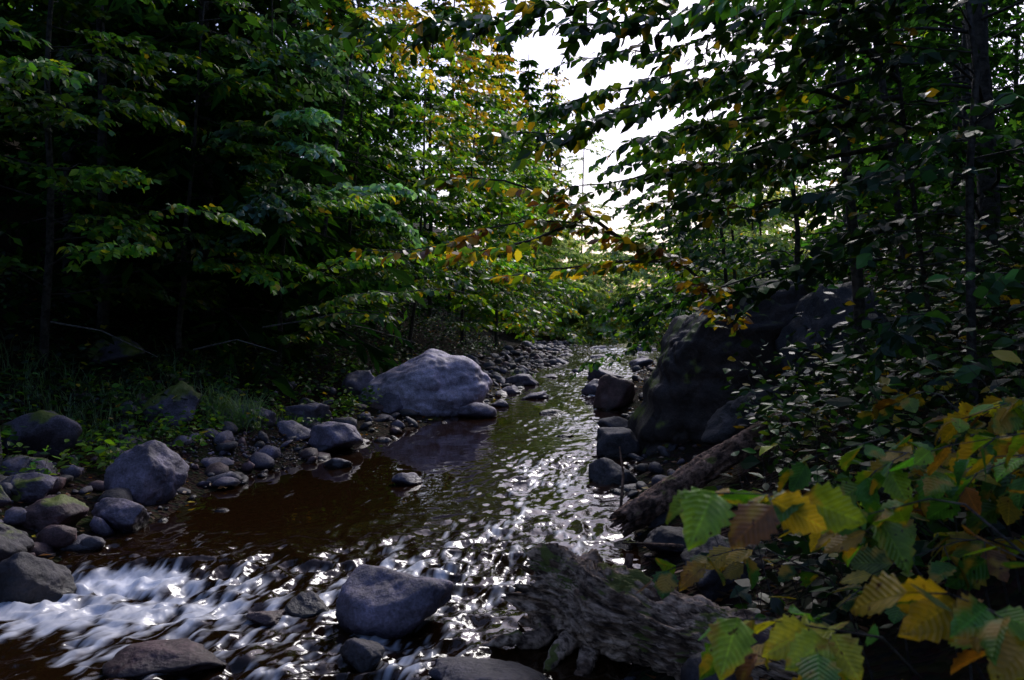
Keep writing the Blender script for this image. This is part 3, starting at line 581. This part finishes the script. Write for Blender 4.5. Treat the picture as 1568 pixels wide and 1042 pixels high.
for k in range(800):
    y=rng.uniform(6,75); sdn=-1 if rng.random()<.6 else 1; s=rng.uniform(4.5,26) if sdn<0 else rng.uniform(3.5,16)
    x=cc(y)+sdn*(ww(y)+s)
    if abs(math.degrees(math.atan2(x,y))-5)<9 and y<38: continue
    z=float(H(x,y)); n=42; R=rng.uniform(.5,1.2); dr=nz(rng.normal(size=(n,3))); dr[:,2]=np.abs(dr[:,2])
    pos=np.array([x,y,z])+dr*R*rng.uniform(.5,1,(n,1))*[1,1,1.2]; ax=nz(dr*[1,1,0]+rng.normal(0,.3,(n,3))-[0,0,.3])
    L.add(pos,ax,nz(UP*.8+dr*.6+rng.normal(0,.4,(n,3))),rng.uniform(.14,.3,n)*(1+y*.01),pal(n,P_DRK if y<40 else P_GRN))
e=empty('background_forest',(0,0,0)); W.obj('trunks',M_bark,e); L.obj('foliage','low',M_far,e); W2.obj('conifer_trunks',M_bark,e); L2.obj('conifer_needles','needle',M_far,e)

# ---------- undergrowth ----------
def undergrowth(name,n,fn,hmin,hmax,leaf,pl,nleaf=9,temp='mid',m=None):
    W=Wood();L=Leaves(); P0=[];P1=[]
    for _ in range(n):
        x,y=fn()
        if x>0 and x/y<(.31 if y<11 else .2): continue
        z=float(H(x,y)); h=rng.uniform(hmin,hmax); d=np.array([rng.normal(0,.35),rng.normal(0,.35),1])
        p0=np.array([x,y,z-.02]); p1=p0+d*h; P0.append(p0);P1.append(p1)
        u=np.linspace(.3,1,nleaf); pos=p0+(p1-p0)*u[:,None]; a=np.arange(nleaf)*2.4+rng.uniform(0,6)
        A=np.stack([np.cos(a),np.sin(a),rng.uniform(-.5,.25,nleaf)],1); pos=pos+A*leaf*.3
        L.add(pos,A,nz(UP+rng.normal(0,.5,(nleaf,3))),leaf*rng.uniform(.6,1.3,nleaf),pal(nleaf,pl))
    W.tubes3(np.array(P0),np.array(P1),.003)
    e=empty(name,(0,0,0)); W.obj('stems',M_bark,e); L.obj('leaves',temp,m or M_leafdark,e)
def fL():
    y=5+26*rng.random()**1.3; return cc(y)-ww(y)-2.0-5*rng.random(),y
def fR():
    y=3.2+22*rng.random()**1.3; return cc(y)+ww(y)+.35+4.5*rng.random(),y
undergrowth('undergrowth',1700,fL,.12,.5,.095,P_DRK+[(YEL,.2)])
def fL2():
    y=6.5+8*rng.random(); return cc(y)-ww(y)-1.0-2.6*rng.random(),y
undergrowth('bank_herbs',520,fL2,.1,.38,.085,P_BRI,8,m=M_leaf)
undergrowth('undergrowth',2300,fR,.15,.9,.1,P_DRK+[(YEL,.3)])
def fR2():
    y=2.9+4*rng.random(); return cc(y)+ww(y)+1.0+2.4*rng.random(),y
undergrowth('bramble_thicket',260,fR2,.25,.8,.085,P_GRN+[(YEL,.9)],10)
def grass(name,centres):
    V=[];F=[];C=[];o=0;Ft=[]
    for (x0,y0,n,r,h) in centres:
        for _ in range(n):
            x=x0+rng.normal(0,r);y=y0+rng.normal(0,r);z=float(H(x,y)); a=rng.uniform(0,6.28); hh=h*rng.uniform(.5,1.2); b=hh*rng.uniform(.2,.8); d=np.array([np.cos(a),np.sin(a),0]); s=np.array([-d[1],d[0],0])*.006
            c=np.array([x,y,z]); pts=[]
            for t in (0,.4,.75): q=c+d*b*t*t+UP*hh*(t-.25*t*t); pts+= [q-s*(1-t*.6),q+s*(1-t*.6)]
            pts.append(c+d*b+UP*hh*.75); V+=pts; F+=[[o,o+1,o+3,o+2],[o+2,o+3,o+5,o+4]]; Ft.append([o+4,o+5,o+6]); C+=[np.array([.13,.22,.13])*rng.uniform(.6,1.7)]*7; o+=7
    return mkmesh(name,np.array(V),[np.array(F),np.array(Ft)],M_leaf,False,col=np.array(C))
grass('grass',[(-3.55,10.3,240,.16,.55),(-3.9,10.6,180,.18,.5),(-4.8,10.2,150,.25,.4),(-3.2,11.2,100,.2,.3),(-5.2,9.2,200,.35,.35),(-5.9,9.8,180,.35,.4),(-4.6,11.6,160,.4,.35),(.4,19.8,60,.3,.4),(-4.6,8.8,120,.3,.3)])
L=Leaves(); n=9000
y=3+30*rng.random(n)**1.5; sd=rng.random(n)<.5
x=np.where(sd,cc(y)-ww(y)-6*rng.random(n),cc(y)+ww(y)+.1+5*rng.random(n)); z=H(x,y)+.02+rng.random(n)*.03
a=rng.uniform(0,6.28,n); L.add(np.stack([x,y,z],1),np.stack([np.cos(a),np.sin(a),rng.normal(0,.2,n)],1),nz(UP+rng.normal(0,.35,(n,3))),rng.uniform(.04,.09,n),pal(n,[(BRN*.8,5),(YEL,1.),(np.array([.09,.05,.03]),6)],0))
L.obj('fallen_leaves','low',M_leaf)
# ---------- near shrub, lower right ----------
sp=[]
r2=np.random.default_rng(5)
for k in range(32):
    x0=r2.uniform(1.15,2.2); y0=r2.uniform(1.5,2.9); z0=float(H(x0,y0)); h=r2.uniform(.3,.85)
    dx=-r2.uniform(.1,.45); dy=r2.uniform(-.25,.2)
    top=min(z0+h,1.42)
    sp.append([(x0,y0,z0),(x0+dx*.3,y0+dy*.3,z0+(top-z0)*.7),(x0+dx,y0+dy,top),(x0+dx*1.6,y0+dy*1.4,top-.06)])
sp+=[[(1.3,2.0,.6),(.9,1.75,1.15),(.6,1.6,1.33),(.42,1.5,1.36)],[(1.2,1.9,.6),(.8,1.7,1.0),(.5,1.6,1.08)],[(1.2,1.8,.5),(.9,1.7,.85),(.6,1.75,.92)],[(1.4,1.7,.7),(1.0,1.5,1.1),(.75,1.35,1.22)]]
W=Wood();L=Leaves()
for P in sp:
    P=np.array(P); t=np.linspace(0,1,9); c=np.linspace(0,1,len(P)); Q=np.stack([np.interp(t,c,P[:,i]) for i in range(3)],1)
    limb(W,L,Q,5,.15,3,.105,[(GREEN*1.5,5),(LIME*1.2,4),(YEL,3.4),(BRN*1.3,.8)],r0=.005,t0=.4,ldroop=.35,flat=.6)
e=empty('hobblebush_shrub',(0,0,0)); W.obj('stems',M_bark,e); L.obj('leaves','hi',M_leafnear,e,uv=True,smooth=True)

# ---------- light ----------
el=math.radians(38); az=math.radians(18)
sv=Vector((math.sin(az)*math.cos(el),math.cos(az)*math.cos(el),math.sin(el)))
w=bpy.data.worlds.new('World'); scene.world=w; w.use_nodes=True; nt=w.node_tree
for n_ in list(nt.nodes): nt.nodes.remove(n_)
o=N(nt,'ShaderNodeOutputWorld'); bg=N(nt,'ShaderNodeBackground'); sk=N(nt,'ShaderNodeTexSky'); sk.sky_type='NISHITA'; sk.sun_disc=False; sk.sun_elevation=el; sk.sun_rotation=az; sk.dust_density=3; sk.air_density=1.5; sk.ozone_density=4.
tint=mixc(nt,'MULTIPLY'); tint.inputs['Factor'].default_value=1; tint.inputs['B'].default_value=(.97,.94,1.2,1); nt.links.new(sk.outputs[0],tint.inputs['A'])
bg.inputs['Strength'].default_value=.15; nt.links.new(tint.outputs['Result'],bg.inputs[0]); nt.links.new(bg.outputs[0],o.inputs[0])
sd=bpy.data.lights.new('sun','SUN'); sd.energy=1.9; sd.angle=math.radians(18); sd.color=(1,.97,.92); so=bpy.data.objects.new('sun',sd); scene.collection.objects.link(so); so.rotation_euler=(-sv).to_track_quat('-Z','Y').to_euler(); so.location=(5,20,25)
# ---------- camera ----------
cd=bpy.data.cameras.new('camera'); cam=bpy.data.objects.new('camera',cd); scene.collection.objects.link(cam); scene.camera=cam
cam.location=(0,0,1.7); cam.rotation_euler=(math.radians(90-1.9),0,0); cd.lens=28; cd.sensor_width=36; cd.clip_end=600; cd.clip_start=.05
cd.dof.use_dof=True; cd.dof.focus_distance=7; cd.dof.aperture_fstop=4.5
print('LEAVES',NL[0])
